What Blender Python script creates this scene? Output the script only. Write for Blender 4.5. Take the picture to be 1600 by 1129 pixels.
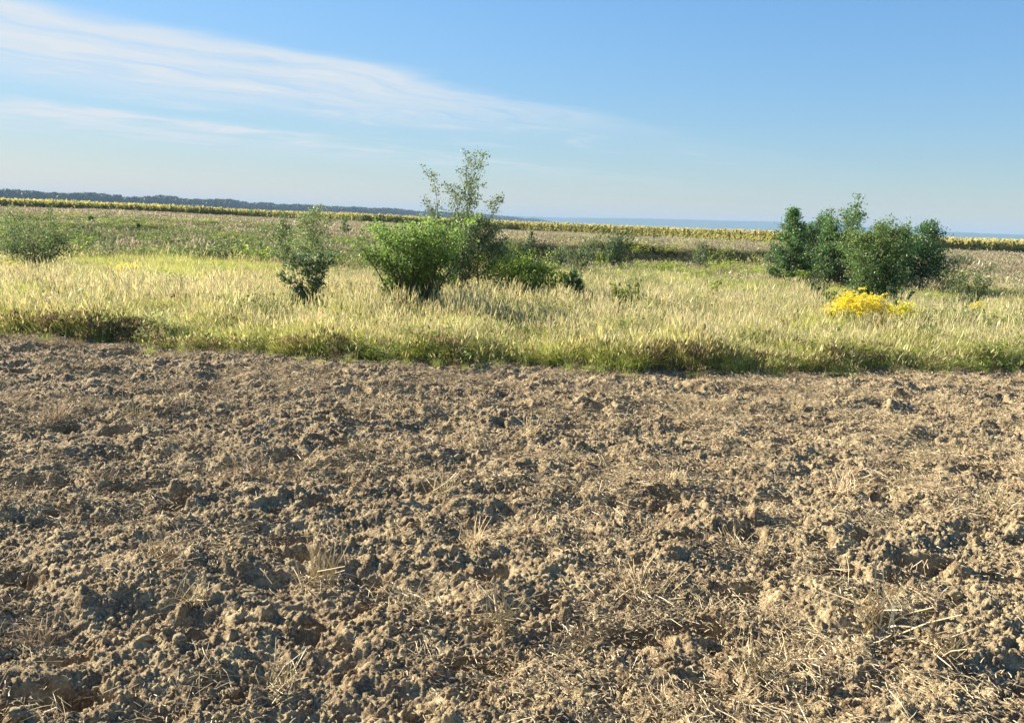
import bpy, math, random
import numpy as np
from mathutils import Vector, Matrix

# ------------------------------------------------------------------ clear
for o in list(bpy.data.objects):
    bpy.data.objects.remove(o)
scene = bpy.context.scene
COL = scene.collection
rng = np.random.default_rng(7)
R = math.radians

# ------------------------------------------------------------------ camera
CAM_Z, FPX, PITCH, ROLL = 1.9, 1280.0, R(9.66), math.atan(0.0381)
cam_data = bpy.data.cameras.new('camera')
cam_data.sensor_width = 36.0
cam_data.lens = 36.0 * FPX / 1600.0
cam_data.clip_start = 0.05
cam_data.clip_end = 30000
cam = bpy.data.objects.new('camera', cam_data)
COL.objects.link(cam)
CROT = Matrix.Rotation(math.pi / 2 - PITCH, 3, 'X') @ Matrix.Rotation(ROLL, 3, 'Z')
cam.matrix_world = Matrix.Translation((0, 0, CAM_Z)) @ CROT.to_4x4()
scene.camera = cam

# ------------------------------------------------------------------ sky and sun
SUN_AZ, SUN_EL = R(62), R(27)          # azimuth to the left of the view, elevation
world = bpy.data.worlds.new('World')
scene.world = world
world.use_nodes = True
wt = world.node_tree
wt.nodes.clear()


class NB:
    """small node builder"""
    def __init__(self, tree):
        self.t = tree

    def n(self, kind, **kw):
        nd = self.t.nodes.new(kind)
        for k, v in kw.items():
            setattr(nd, k, v)
        return nd

    def put(self, sock, v):
        if isinstance(v, bpy.types.NodeSocket):
            self.t.links.new(v, sock)
        elif v is not None:
            sock.default_value = v

    def math(self, op, a, b=None, c=None, clamp=False):
        nd = self.n('ShaderNodeMath', operation=op, use_clamp=clamp)
        self.put(nd.inputs[0], a)
        self.put(nd.inputs[1], b)
        if c is not None:
            self.put(nd.inputs[2], c)
        return nd.outputs[0]

    def mix(self, f, a, b, blend='MIX'):
        nd = self.n('ShaderNodeMix', data_type='RGBA', blend_type=blend)
        self.put(nd.inputs[0], f)
        self.put(nd.inputs[6], a if isinstance(a, bpy.types.NodeSocket) else tuple(a) + (1,))
        self.put(nd.inputs[7], b if isinstance(b, bpy.types.NodeSocket) else tuple(b) + (1,))
        return nd.outputs[2]

    def noise(self, vec, scale, detail=4, rough=0.5, dist=0.0, out=0):
        nd = self.n('ShaderNodeTexNoise')
        if vec is not None:
            self.t.links.new(vec, nd.inputs['Vector'])
        nd.inputs['Scale'].default_value = scale
        nd.inputs['Detail'].default_value = detail
        nd.inputs['Roughness'].default_value = rough
        nd.inputs['Distortion'].default_value = dist
        return nd.outputs[out]

    def ramp(self, v, lo, hi, a=0.0, b=1.0, smooth=True):
        nd = self.n('ShaderNodeMapRange')
        nd.interpolation_type = 'SMOOTHSTEP' if smooth else 'LINEAR'
        self.put(nd.inputs['Value'], v)
        nd.inputs['From Min'].default_value = lo
        nd.inputs['From Max'].default_value = hi
        nd.inputs['To Min'].default_value = a
        nd.inputs['To Max'].default_value = b
        return nd.outputs[0]

    def comb(self, x, y, z):
        nd = self.n('ShaderNodeCombineXYZ')
        for s, v in zip(nd.inputs, (x, y, z)):
            self.put(s, v)
        return nd.outputs[0]


w = NB(wt)
sky = w.n('ShaderNodeTexSky')
sky.sky_type = 'NISHITA'
sky.sun_disc = False
sky.sun_elevation = SUN_EL
sky.sun_rotation = -SUN_AZ
sky.altitude = 150
sky.air_density = 1.0
sky.dust_density = 0.15
sky.ozone_density = 2.5
# thin cirrus: streaks laid out on a high flat layer (direction / height)
tc = w.n('ShaderNodeTexCoord')
sp = w.n('ShaderNodeSeparateXYZ')
wt.links.new(tc.outputs['Generated'], sp.inputs[0])
zz = w.math('MAXIMUM', sp.outputs[2], 0.015)
cx = w.math('DIVIDE', sp.outputs[0], zz)
cy = w.math('DIVIDE', sp.outputs[1], zz)
plane = w.comb(cx, cy, 0.0)
wob = w.noise(plane, 0.55, 3, 0.55)
s_al = w.math('ADD', w.math('MULTIPLY', cx, 0.65), w.math('MULTIPLY', cy, 0.76))
t_ac = w.math('SUBTRACT', w.math('MULTIPLY', cx, 0.76), w.math('MULTIPLY', cy, 0.65))
t_w = w.math('ADD', t_ac, w.math('MULTIPLY', w.math('SUBTRACT', wob, 0.5), 1.5))
stre = w.noise(w.comb(w.math('MULTIPLY', s_al, 0.5), w.math('MULTIPLY', t_w, 2.0), 3.3), 1.0, 7, 0.6, 0.5)
stre2 = w.noise(w.comb(w.math('MULTIPLY', s_al, 0.9), w.math('MULTIPLY', t_w, 1.3), 9.1), 1.0, 6, 0.62, 0.3)


fib = w.noise(w.comb(w.math('MULTIPLY', s_al, 1.6), w.math('MULTIPLY', t_w, 6.0), 1.7), 1.0, 8, 0.7, 0.8)


def bump(lo0, lo1, hi0, hi1):
    return w.math('MULTIPLY', w.ramp(t_w, lo0, lo1), w.ramp(t_w, hi0, hi1, 1.0, 0.0))


fade = w.ramp(s_al, 3.4, 8.5, 1.0, 0.12)
b1 = w.math('MULTIPLY', bump(-8.8, -5.8, -4.9, -4.3), fade)
b2 = w.math('MULTIPLY', bump(-15.5, -11.0, -9.6, -8.7), 1.4)
cl = w.math('ADD', w.math('MULTIPLY', b1, w.math('MULTIPLY', w.ramp(stre, 0.16, 0.60), w.ramp(fib, 0.25, 0.62, 0.66, 1.0))),
            w.math('MULTIPLY', b2, w.ramp(stre2, 0.3, 0.7)))
wisp = w.math('MULTIPLY', w.math('MULTIPLY', bump(-12.0, -6.5, -6.0, -5.3), w.ramp(stre2, 0.5, 0.7)), 0.5)
cl = w.math('ADD', cl, wisp)
cl = w.math('MULTIPLY', cl, w.ramp(sp.outputs[2], 0.03, 0.12))
cl = w.math('MULTIPLY', cl, 0.98, clamp=True)
lum = w.n('ShaderNodeRGBToBW')
wt.links.new(sky.outputs[0], lum.inputs[0])
soft = w.math('DIVIDE', 1.74, w.math('ADD', 1.0, w.math('DIVIDE', lum.outputs[0], 3.2)))   # tone curve on the sky: bright horizon glow dimmed, darker parts lifted
vm = w.n('ShaderNodeVectorMath', operation='SCALE')
wt.links.new(sky.outputs[0], vm.inputs[0])
wt.links.new(soft, vm.inputs['Scale'])
sc_ = w.n('ShaderNodeSeparateColor')
wt.links.new(vm.outputs[0], sc_.inputs[0])
cc_ = w.n('ShaderNodeCombineColor')
for i_, (p_, k_) in enumerate(((1.58, 1.66), (1.26, 1.27), (1.0, 1.18))):    # channel curves grade the sky colour: deeper blue overhead, paler low down
    ch = w.math('POWER', w.math('MULTIPLY', sc_.outputs[i_], 0.155), p_)
    wt.links.new(w.math('MULTIPLY', ch, k_ / 0.155), cc_.inputs[i_])
tint = cc_.outputs[0]
skycol = w.mix(cl, tint, (4.75, 5.1, 5.4))
bg = w.n('ShaderNodeBackground')
wt.links.new(skycol, bg.inputs[0])
bg.inputs[1].default_value = 0.05
wo = w.n('ShaderNodeOutputWorld')
wt.links.new(bg.outputs[0], wo.inputs[0])

sun_data = bpy.data.lights.new('sun', 'SUN')
sun_data.energy = 5.0
sun_data.angle = R(0.5)
sun_data.color = (1.0, 0.92, 0.78)
sun = bpy.data.objects.new('sun', sun_data)
COL.objects.link(sun)
SUN = Vector((-math.sin(SUN_AZ) * math.cos(SUN_EL), math.cos(SUN_AZ) * math.cos(SUN_EL), math.sin(SUN_EL)))
sun.rotation_euler = SUN.to_track_quat('Z', 'Y').to_euler()
sun.location = (-30, 20, 40)

vs = scene.view_settings
vs.view_transform = 'Standard'
vs.look = 'None'
vs.gamma = 1.0
vs.use_curve_mapping = False
vs.exposure = 1.70
scene.render.engine = 'CYCLES'
scene.cycles.max_bounces = 8
scene.cycles.diffuse_bounces = 2
scene.cycles.transparent_max_bounces = 8
scene.cycles.volume_bounces = 1


# ------------------------------------------------------------------ numpy noise
def _hash(ix, iy, seed):
    h = (ix.astype(np.int64) * 374761393 + iy.astype(np.int64) * 668265263 + seed * 974634777) & 0xFFFFFFFF
    h = ((h ^ (h >> 13)) * 1274126177) & 0xFFFFFFFF
    h = ((h ^ (h >> 16)) * 2246822519) & 0xFFFFFFFF
    return ((h ^ (h >> 15)) & 0xFFFFFF) / float(0xFFFFFF)


def vnoise(x, y, seed=0):
    ix, iy = np.floor(x), np.floor(y)
    fx, fy = x - ix, y - iy
    fx = fx * fx * (3 - 2 * fx)
    fy = fy * fy * (3 - 2 * fy)
    a, b = _hash(ix, iy, seed), _hash(ix + 1, iy, seed)
    c, d = _hash(ix, iy + 1, seed), _hash(ix + 1, iy + 1, seed)
    return (a + (b - a) * fx) * (1 - fy) + (c + (d - c) * fx) * fy


def fbm(x, y, seed=0, octv=4, gain=0.5):
    v, a, tot = 0.0, 1.0, 0.0
    for i in range(octv):
        v = v + a * vnoise(x * 2.03 ** i + 17.3 * i, y * 2.03 ** i - 9.1 * i, seed + i)
        tot += a
        a *= gain
    return v / tot


def sstep(v, a, b):
    t = np.clip((v - a) / np.where(np.abs(b - a) < 1e-9, 1e-9, b - a), 0, 1)
    return t * t * (3 - 2 * t)


def caps(x, y, c, seed, prob, rlo=0.3, rhi=0.62, sharp=False):
    """rounded lumps on a jittered grid of cell c; returns the highest lump height in metres"""
    gx, gy = x / c, y / c
    ix, iy = np.floor(gx), np.floor(gy)
    out = np.zeros_like(x)
    for dx in (-1, 0, 1):
        for dy in (-1, 0, 1):
            jx, jy = ix + dx, iy + dy
            px = jx + _hash(jx, jy, seed)
            py = jy + _hash(jx, jy, seed + 1)
            keep = _hash(jx, jy, seed + 2) < prob
            rad = rlo + (rhi - rlo) * _hash(jx, jy, seed + 3)
            ang = _hash(jx, jy, seed + 4) * math.pi
            ux, uy = gx - px, gy - py
            ca, sa = np.cos(ang), np.sin(ang)
            a = (ux * ca + uy * sa) / rad
            b = (-ux * sa + uy * ca) / (rad * 0.72)
            if sharp:      # broken block: flat-sided, top tilted
                dist = np.maximum(np.abs(a), np.abs(b)) * 0.6 + (np.abs(a) + np.abs(b)) * 0.34
                tl = _hash(jx, jy, seed + 5) * 6.283
                h = np.clip((1 - dist) * 2.3, 0, 1) ** 0.8 * (1 + 0.55 * (a * np.cos(tl) + b * np.sin(tl))) * rad * keep
            else:
                h = np.sqrt(np.clip(1 - a * a - b * b, 0, 1)) * rad * keep
            out = np.maximum(out, h)
    return out * c


# ------------------------------------------------------------------ the lie of the land
def sx(px):
    return (np.asarray(px, float) - 800.0) / FPX


TPX = sx([0, 200, 400, 560, 800, 1000, 1200, 1400, 1600])
T_B0 = [31, 31, 32, 34, 42, 45, 48, 50, 52]
T_B1 = [62, 64, 60, 44, 47, 49, 52, 62, 68]
T_ZT = [.85, .9, .75, .42, .45, .52, .42, .3, .3]
T_SF = [128, 150, 160, 145, 137, 120, 100, 78, 83]
T_ZS = [1.0, 1.05, .7, .7, .3, .3, .33, .2, .35]
Z_MEADOW = -0.3


def sval(x, y):
    return np.clip(x / np.maximum(y, 1.0), -0.95, 0.95)


def zones(x, y):
    s = sval(x, y)
    return [np.interp(s, TPX, t) for t in (T_B0, T_B1, T_ZT, T_SF, T_ZS)]


def land(x, y):
    """height of the meadow, bank and fields (the ploughed soil has its own relief)"""
    x = np.asarray(x, float)
    y = np.asarray(y, float)
    b0, b1_, zt, sf, zs = zones(x, y)
    z = Z_MEADOW * sstep(y, 13.0, 27.0)
    z = z + (zt - Z_MEADOW) * sstep(y, b0, b1_)
    z = z + (zs - zt) * np.clip((y - b1_) / (sf - b1_), 0, 1)
    z = z * (1 - sstep(y, 300.0, 900.0))
    und = (fbm(x * 0.12, y * 0.12, 5, 4) - 0.5) * 0.35
    return z + und * sstep(y, 13.0, 22.0) * (1 - sstep(y, 200.0, 400.0))


def ray(px, py):
    d = CROT @ Vector(((px - 800.0) / FPX, -(py - 564.5) / FPX, -1.0))
    return d


def P(px, py, h=0.0):
    """where the sight line through a pixel comes within h of the land"""
    d = ray(px, py)
    y = 6.0
    while y < 400:
        t = y / d.y
        x, z = d.x * t, CAM_Z + d.z * t
        if z <= float(land(np.array(x), np.array(y))) + h:
            break
        y *= 1.004
    return (x, y, float(land(np.array(x), np.array(y))))


def _edge():
    ex, ey = [], []
    for px, py in [(-250, 500), (0, 524), (150, 534), (300, 546), (420, 552), (550, 560), (700, 568), (800, 571),
                   (1000, 578), (1150, 580), (1300, 580), (1450, 578), (1600, 573), (1850, 565)]:
        d = ray(px, py)
        t = -CAM_Z / d.z
        ex.append(d.x * t)
        ey.append(d.y * t)
    return np.array(ex), np.array(ey)


EX, EY = _edge()


def edge_y(x):
    return np.interp(x, EX, EY) + (vnoise(np.asarray(x, float) * 1.3, np.asarray(x, float) * 0 + 4.0, 3) - 0.5) * 0.38 + (vnoise(np.asarray(x, float) * 4.1, np.asarray(x, float) * 0 + 9.0, 33) - 0.5) * 0.3


# ------------------------------------------------------------------ materials
def new_mat(name):
    m = bpy.data.materials.new(name)
    m.use_nodes = True
    m.node_tree.nodes.clear()
    b = NB(m.node_tree)
    out = b.n('ShaderNodeOutputMaterial')
    return m, b, out


def mat_foliage(name, trans=0.35, var=0.35, hue=0.03):
    """colour from the mesh (each leaf or blade has its own), varied per plant, lets light through"""
    m, b, out = new_mat(name)
    at = b.n('ShaderNodeAttribute', attribute_name='Col')
    oi = b.n('ShaderNodeObjectInfo')
    hs = b.n('ShaderNodeHueSaturation')
    b.put(hs.inputs['Color'], at.outputs['Color'])
    b.put(hs.inputs['Hue'], b.ramp(oi.outputs['Random'], 0, 1, 0.5 - hue, 0.5 + hue, False))
    r2 = b.math('FRACT', b.math('MULTIPLY', oi.outputs['Random'], 17.31))
    b.put(hs.inputs['Value'], b.ramp(r2, 0, 1, 1 - var, 1 + var, False))
    d = b.n('ShaderNodeBsdfDiffuse')
    t = b.n('ShaderNodeBsdfTranslucent')
    b.put(d.inputs[0], hs.outputs[0])
    b.put(t.inputs[0], hs.outputs[0])
    mx = b.n('ShaderNodeMixShader')
    mx.inputs[0].default_value = trans
    m.node_tree.links.new(d.outputs[0], mx.inputs[1])
    m.node_tree.links.new(t.outputs[0], mx.inputs[2])
    g = b.n('ShaderNodeBsdfGlossy')
    g.inputs['Roughness'].default_value = 0.45
    mx2 = b.n('ShaderNodeMixShader')
    mx2.inputs[0].default_value = 0.04
    m.node_tree.links.new(mx.outputs[0], mx2.inputs[1])
    m.node_tree.links.new(g.outputs[0], mx2.inputs[2])
    m.node_tree.links.new(mx2.outputs[0], out.inputs[0])
    return m


def mat_bark(name, c1, c2):
    m, b, out = new_mat(name)
    geo = b.n('ShaderNodeTexCoord').outputs['Object']
    n = b.noise(geo, 18, 5, 0.6)
    p = b.n('ShaderNodeBsdfPrincipled')
    b.put(p.inputs['Base Color'], b.mix(b.ramp(n, 0.35, 0.65), c1, c2))
    p.inputs['Roughness'].default_value = 0.9
    m.node_tree.links.new(p.outputs[0], out.inputs[0])
    return m


def mat_soil(name, chaff, dark, light, dry):
    m, b, out = new_mat(name)
    geo = b.n('ShaderNodeNewGeometry').outputs['Position']
    big = b.noise(geo, 0.6, 4, 0.6)
    mid = b.noise(geo, 9, 5, 0.65)
    fine = b.noise(geo, 70, 5, 0.7)
    c = b.mix(b.ramp(mid, 0.40, 0.70), dark, light)
    c = b.mix(b.ramp(fine, 0.46, 0.74), c, dry)
    # bits of chaff and root: pale flecks, denser in drifts and to the right where more straw lay
    fl = b.noise(geo, 190, 2, 0.5, 1.5)
    sepx = b.n('ShaderNodeSeparateXYZ')
    m.node_tree.links.new(geo, sepx.inputs[0])
    side = b.ramp(sepx.outputs[0], -4.0, 5.0, 0.35, 1.0, False)
    dr = b.math('MULTIPLY', b.ramp(big, 0.35, 0.7), side)
    fm = b.math('MULTIPLY', b.math('MULTIPLY', b.ramp(fl, 0.53, 0.62), b.math('ADD', dr, 0.15)), 0.9 * chaff, clamp=True)
    c = b.mix(fm, c, (0.62, 0.51, 0.29))
    p = b.n('ShaderNodeBsdfPrincipled')
    b.put(p.inputs['Base Color'], c)
    p.inputs['Roughness'].default_value = 0.95
    p.inputs['Specular IOR Level'].default_value = 0.15
    bp = b.n('ShaderNodeBump')
    bp.inputs['Strength'].default_value = 0.9
    bp.inputs['Distance'].default_value = 0.012
    b.put(bp.inputs['Height'], b.math('ADD', b.noise(geo, 45, 6, 0.7), b.math('MULTIPLY', b.noise(geo, 160, 3, 0.6), 0.5)))
    m.node_tree.links.new(bp.outputs[0], p.inputs['Normal'])
    m.node_tree.links.new(p.outputs[0], out.inputs[0])
    return m


def mat_ground(name):
    m, b, out = new_mat(name)
    geo = b.n('ShaderNodeNewGeometry').outputs['Position']
    n1 = b.noise(geo, 0.15, 5, 0.6)
    n2 = b.noise(geo, 1.7, 5, 0.65)
    n3 = b.noise(geo, 14, 4, 0.7)
    c = b.mix(b.ramp(n1, 0.4, 0.62), (0.20, 0.155, 0.085), (0.12, 0.125, 0.045))
    c = b.mix(b.ramp(n2, 0.4, 0.7, 0, 0.7), c, (0.25, 0.20, 0.12))
    c = b.mix(b.ramp(n3, 0.4, 0.75, 0, 0.6), c, (0.07, 0.06, 0.035))
    p = b.n('ShaderNodeBsdfPrincipled')
    b.put(p.inputs['Base Color'], c)
    p.inputs['Roughness'].default_value = 0.95
    p.inputs['Specular IOR Level'].default_value = 0.1
    bp = b.n('ShaderNodeBump')
    bp.inputs['Strength'].default_value = 0.8
    bp.inputs['Distance'].default_value = 0.06
    b.put(bp.inputs['Height'], n3)
    m.node_tree.links.new(bp.outputs[0], p.inputs['Normal'])
    m.node_tree.links.new(p.outputs[0], out.inputs[0])
    return m


def mat_hill(name):
    m, b, out = new_mat(name)
    geo = b.n('ShaderNodeNewGeometry').outputs['Position']
    n1 = b.noise(geo, 0.004, 5, 0.6)
    n2 = b.noise(geo, 0.05, 4, 0.6)
    c = b.mix(b.ramp(n1, 0.35, 0.65), (0.035, 0.06, 0.025), (0.06, 0.085, 0.035))
    c = b.mix(b.ramp(n2, 0.4, 0.7, 0, 0.5), c, (0.025, 0.045, 0.02))
    p = b.n('ShaderNodeBsdfPrincipled')
    b.put(p.inputs['Base Color'], c)
    p.inputs['Roughness'].default_value = 1.0
    p.inputs['Specular IOR Level'].default_value = 0.0
    m.node_tree.links.new(p.outputs[0], out.inputs[0])
    return m


M_LEAF = mat_foliage('leaf', 0.5, 0.10, 0.008)
M_GRASS = mat_foliage('grass_blade', 0.48, 0.28, 0.018)
M_STRAW = mat_foliage('straw', 0.15, 0.25, 0.01)
M_FLOWER = mat_foliage('flower', 0.62, 0.15, 0.008)
M_FAR = mat_foliage('far_leaf', 0.2, 0.3, 0.015)
M_BARK = mat_bark('bark', (0.10, 0.075, 0.05), (0.045, 0.035, 0.025))
M_SOIL = mat_soil('ploughed_soil', 1.0, (0.135, 0.083, 0.045), (0.36, 0.275, 0.150), (0.50, 0.405, 0.235))
M_CLOD = mat_soil('clod_soil', 0.55, (0.21, 0.155, 0.088), (0.42, 0.335, 0.19), (0.53, 0.435, 0.255))
M_GROUND = mat_ground('meadow_ground')
M_HILL = mat_hill('hill_wood')


# ------------------------------------------------------------------ mesh helpers
def mk_mesh(name, V, Fs, C=None, mat=None, smooth=False):
    V = np.asarray(V, np.float32)
    me = bpy.data.meshes.new(name)
    if not isinstance(Fs, (list, tuple)):
        Fs = [Fs]
    Fs = [np.asarray(f, np.int32) for f in Fs if len(f)]
    tot = np.concatenate([np.full(len(f), f.shape[1], np.int32) for f in Fs])
    lv = np.concatenate([f.ravel() for f in Fs])
    st = np.concatenate([[0], np.cumsum(tot)[:-1]]).astype(np.int32)
    me.vertices.add(len(V))
    me.vertices.foreach_set('co', V.ravel())
    me.loops.add(len(lv))
    me.loops.foreach_set('vertex_index', lv)
    me.polygons.add(len(tot))
    me.polygons.foreach_set('loop_start', st)
    me.polygons.foreach_set('loop_total', tot)
    me.polygons.foreach_set('use_smooth', np.full(len(tot), smooth, bool))
    me.update(calc_edges=True)
    if C is not None:
        a = me.attributes.new('Col', 'FLOAT_COLOR', 'POINT')
        C4 = np.ones((len(V), 4), np.float32)
        C4[:, :3] = C
        a.data.foreach_set('color', C4.ravel())
    if mat:
        me.materials.append(mat)
    return me


class Bag:
    """collects coloured tris and quads"""
    def __init__(self):
        self.V, self.C, self.T, self.Q, self.n = [], [], [], [], 0

    def add(self, v, c, tris=None, quads=None):
        v = np.asarray(v, float).reshape(-1, 3)
        c = np.broadcast_to(np.asarray(c, float), v.shape)
        self.V.append(v)
        self.C.append(c)
        if tris is not None:
            self.T.append(np.asarray(tris).reshape(-1, 3) + self.n)
        if quads is not None:
            self.Q.append(np.asarray(quads).reshape(-1, 4) + self.n)
        self.n += len(v)

    def mesh(self, name, mat, smooth=False):
        Fs = []
        if self.T:
            Fs.append(np.concatenate(self.T))
        if self.Q:
            Fs.append(np.concatenate(self.Q))
        return mk_mesh(name, np.concatenate(self.V), Fs, np.concatenate(self.C), mat, smooth)


def tube(bag, pts, rad, sides=5, col=(0.08, 0.06, 0.04)):
    pts = np.asarray(pts, float)
    rad = np.asarray(rad, float)
    n = len(pts)
    d = np.gradient(pts, axis=0)
    d /= np.linalg.norm(d, axis=1)[:, None] + 1e-9
    ref = np.array([0.31, 0.87, 0.12])
    a = np.cross(d, ref)
    a /= np.linalg.norm(a, axis=1)[:, None] + 1e-9
    b = np.cross(d, a)
    th = np.arange(sides) * 2 * math.pi / sides
    ring = pts[:, None] + rad[:, None, None] * (np.cos(th)[None, :, None] * a[:, None] + np.sin(th)[None, :, None] * b[:, None])
    q = []
    for i in range(n - 1):
        for k in range(sides):
            k2 = (k + 1) % sides
            q.append((i * sides + k, i * sides + k2, (i + 1) * sides + k2, (i + 1) * sides + k))
    bag.add(ring.reshape(-1, 3), col, quads=q)


def obj(name, me, parent=None, loc=None):
    o = bpy.data.objects.new(name, me)
    COL.objects.link(o)
    if parent:
        o.parent = parent
    if loc is not None:
        o.location = loc
    return o


def tag(o, label=None, cat=None, group=None, kind=None):
    if label:
        o['label'] = label
    if cat:
        o['category'] = cat
    if group:
        o['group'] = group
    if kind:
        o['kind'] = kind
    return o


def empty(name, loc):
    o = bpy.data.objects.new(name, None)
    o.empty_display_size = 0.1
    COL.objects.link(o)
    o.location = loc
    return o


def grid_faces(nr, nc):
    i = np.arange(nr - 1)[:, None] * nc + np.arange(nc - 1)[None, :]
    return np.stack([i, i + 1, i + nc + 1, i + nc], -1).reshape(-1, 4)


def scatter(name, variants, pts, rot, scl, idx, label, cat):
    """one 'stuff' object: variants instanced on points with geometry nodes"""
    coll = bpy.data.collections.new(name + '_source')
    for i, me in enumerate(variants):
        coll.objects.link(bpy.data.objects.new('%s_%02d' % (name, i), me))
    me = bpy.data.meshes.new(name)
    me.vertices.add(len(pts))
    me.vertices.foreach_set('co', np.asarray(pts, np.float32).ravel())
    a = me.attributes.new('rot', 'FLOAT_VECTOR', 'POINT')
    a.data.foreach_set('vector', np.asarray(rot, np.float32).ravel())
    a = me.attributes.new('scl', 'FLOAT_VECTOR', 'POINT')
    s = np.asarray(scl, np.float32)
    if s.ndim == 1:
        s = np.stack([s, s, s], -1)
    a.data.foreach_set('vector', s.ravel())
    a = me.attributes.new('idx', 'INT', 'POINT')
    a.data.foreach_set('value', np.asarray(idx, np.int32))
    o = obj(name, me)
    tag(o, label, cat, kind='stuff')
    g = bpy.data.node_groups.new(name + '_nodes', 'GeometryNodeTree')
    g.interface.new_socket('Geometry', in_out='INPUT', socket_type='NodeSocketGeometry')
    g.interface.new_socket('Geometry', in_out='OUTPUT', socket_type='NodeSocketGeometry')
    gi, go = g.nodes.new('NodeGroupInput'), g.nodes.new('NodeGroupOutput')
    ci = g.nodes.new('GeometryNodeCollectionInfo')
    ci.inputs['Collection'].default_value = coll
    ci.inputs['Separate Children'].default_value = True
    ci.inputs['Reset Children'].default_value = True
    ip = g.nodes.new('GeometryNodeInstanceOnPoints')
    ip.inputs['Pick Instance'].default_value = True

    def named(nm, typ):
        nd = g.nodes.new('GeometryNodeInputNamedAttribute')
        nd.data_type = typ
        nd.inputs['Name'].default_value = nm
        return nd.outputs[0]
    er = g.nodes.new('FunctionNodeEulerToRotation')
    g.links.new(named('rot', 'FLOAT_VECTOR'), er.inputs[0])
    g.links.new(gi.outputs[0], ip.inputs['Points'])
    g.links.new(ci.outputs[0], ip.inputs['Instance'])
    g.links.new(named('idx', 'INT'), ip.inputs['Instance Index'])
    g.links.new(er.outputs[0], ip.inputs['Rotation'])
    g.links.new(named('scl', 'FLOAT_VECTOR'), ip.inputs['Scale'])
    g.links.new(ip.outputs[0], go.inputs[0])
    md = o.modifiers.new('scatter', 'NODES')
    md.node_group = g
    return o


# ------------------------------------------------------------------ ground sheet
def build_ground():
    yy = np.concatenate([np.linspace(-200, 8, 16), np.linspace(9, 20, 45), 20 * (9000 / 20) ** np.linspace(0, 1, 330)[1:]])
    u = np.linspace(-1, 1, 281)
    X = u[None, :] * (0.95 * np.abs(yy)[:, None] + 40)
    Y = np.repeat(yy[:, None], len(u), 1)
    Z = land(X, Y)
    Z = Z - 0.45 * (1 - sstep(Y - edge_y(X), -0.1, 0.35))
    me = mk_mesh('ground', np.stack([X, Y, Z], -1).reshape(-1, 3), grid_faces(len(yy), len(u)), mat=M_GROUND, smooth=True)
    o = obj('ground', me)
    tag(o, kind='structure')


build_ground()


# ------------------------------------------------------------------ hills
def build_hills():
    def hill(name, d, tpx, th, seed, depth):
        xs = np.linspace(-d * 1.1, d * 1.1, 700)
        ys = np.linspace(d - depth, d + depth, 41)
        X, Y = np.meshgrid(xs, ys)
        s = X / d
        top = np.interp(s, sx(tpx), th) * 1.25 * d / FPX + CAM_Z
        prof = np.exp(-((Y - d) / (depth * 0.42)) ** 2)
        Z = top * prof * (0.93 + 0.14 * fbm(X * 0.0012, Y * 0.0012, seed, 3))
        Z = Z + (fbm(X * 0.02, Y * 0.02, seed + 5, 3) - 0.5) * 9 * prof - 3.0
        me = mk_mesh(name, np.stack([X, Y, Z], -1).reshape(-1, 3), grid_faces(len(ys), len(xs)), mat=M_HILL, smooth=True)
        tag(obj(name, me), kind='structure')
    hill('hills', 7200, [-600, 200, 600, 860, 1000, 1200, 1300, 1380, 1450, 1600, 2000],
         [7, 6, 6, 7.5, 10.5, 13, 12.5, 8, 5, 4, 4], 40, 900)
    hill('hills', 5300, [-600, 900, 1150, 1300, 1380, 1450, 1520, 1600, 1900],
         [0.5, 0.5, 0.8, 3, 6.5, 8, 8.0, 8.5, 9], 60, 700)


build_hills()

# ------------------------------------------------------------------ ploughed field
def soil(x, y):
    wx = x + (fbm(x * 6, y * 6, 11, 3) - 0.5) * 0.06
    wy = y + (fbm(x * 6 + 31, y * 6, 12, 3) - 0.5) * 0.06
    h = (fbm(x * 1.1, y * 1.8, 21, 4, 0.55) - 0.5) * 0.20
    h = h + (fbm(x * 3.6, y * 5.0, 26, 5, 0.62) - 0.5) * 0.185
    h = h - caps(wx, wy * 1.6, 0.44, 60, 0.40, 0.2, 0.5, True) * 0.8 - caps(wx + 3, wy * 1.4, 0.21, 64, 0.22, 0.2, 0.5, True) * 0.6
    h = h + caps(wx, wy, 0.17, 70, 0.24, 0.18, 0.45, True) * 0.45
    h = h + caps(wx, wy, 0.072, 80, 0.26, 0.2, 0.5, True) * 0.55
    h = h + caps(wx, wy, 0.030, 90, 0.72, 0.22, 0.6, True) * 0.75
    h = h + caps(x, y, 0.0155, 100, 0.9, 0.28, 0.62) * 0.95 + caps(x, y, 0.011, 110, 0.9, 0.3, 0.62) * 0.8
    h = h + (fbm(x * 60, y * 60, 120, 2, 0.7) - 0.5) * 0.012
    return h - 0.01


def soil_placed(x, y):
    e = edge_y(x)
    return soil(x, y) * (1 - 0.6 * sstep(y, e - 0.8, e)) - 0.25 * sstep(y, e + 0.05, e + 0.6)


def build_field():
    near = 1.9 * (13.0 / 1.9) ** np.linspace(0, 1, 920)
    yy = np.concatenate([np.linspace(-10, 1.75, 30), near])
    u = np.linspace(-1, 1, 900)
    core = u[None, :] * (0.70 * np.maximum(yy, 1.5)[:, None] + 0.9)
    k = np.arange(1, 31)
    wing = (0.70 * np.maximum(yy, 1.5)[:, None] + 0.9) + 0.05 * k[None, :] ** 1.9
    X = np.concatenate([-wing[:, ::-1], core, wing], 1)
    Y = np.repeat(yy[:, None], X.shape[1], 1)
    Z = soil_placed(X, Y)
    me = mk_mesh('ploughed_field', np.stack([X, Y, Z], -1).reshape(-1, 3), grid_faces(*X.shape), mat=M_SOIL, smooth=True)
    return tag(obj('ploughed_field', me), kind='structure')


field = build_field()


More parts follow.
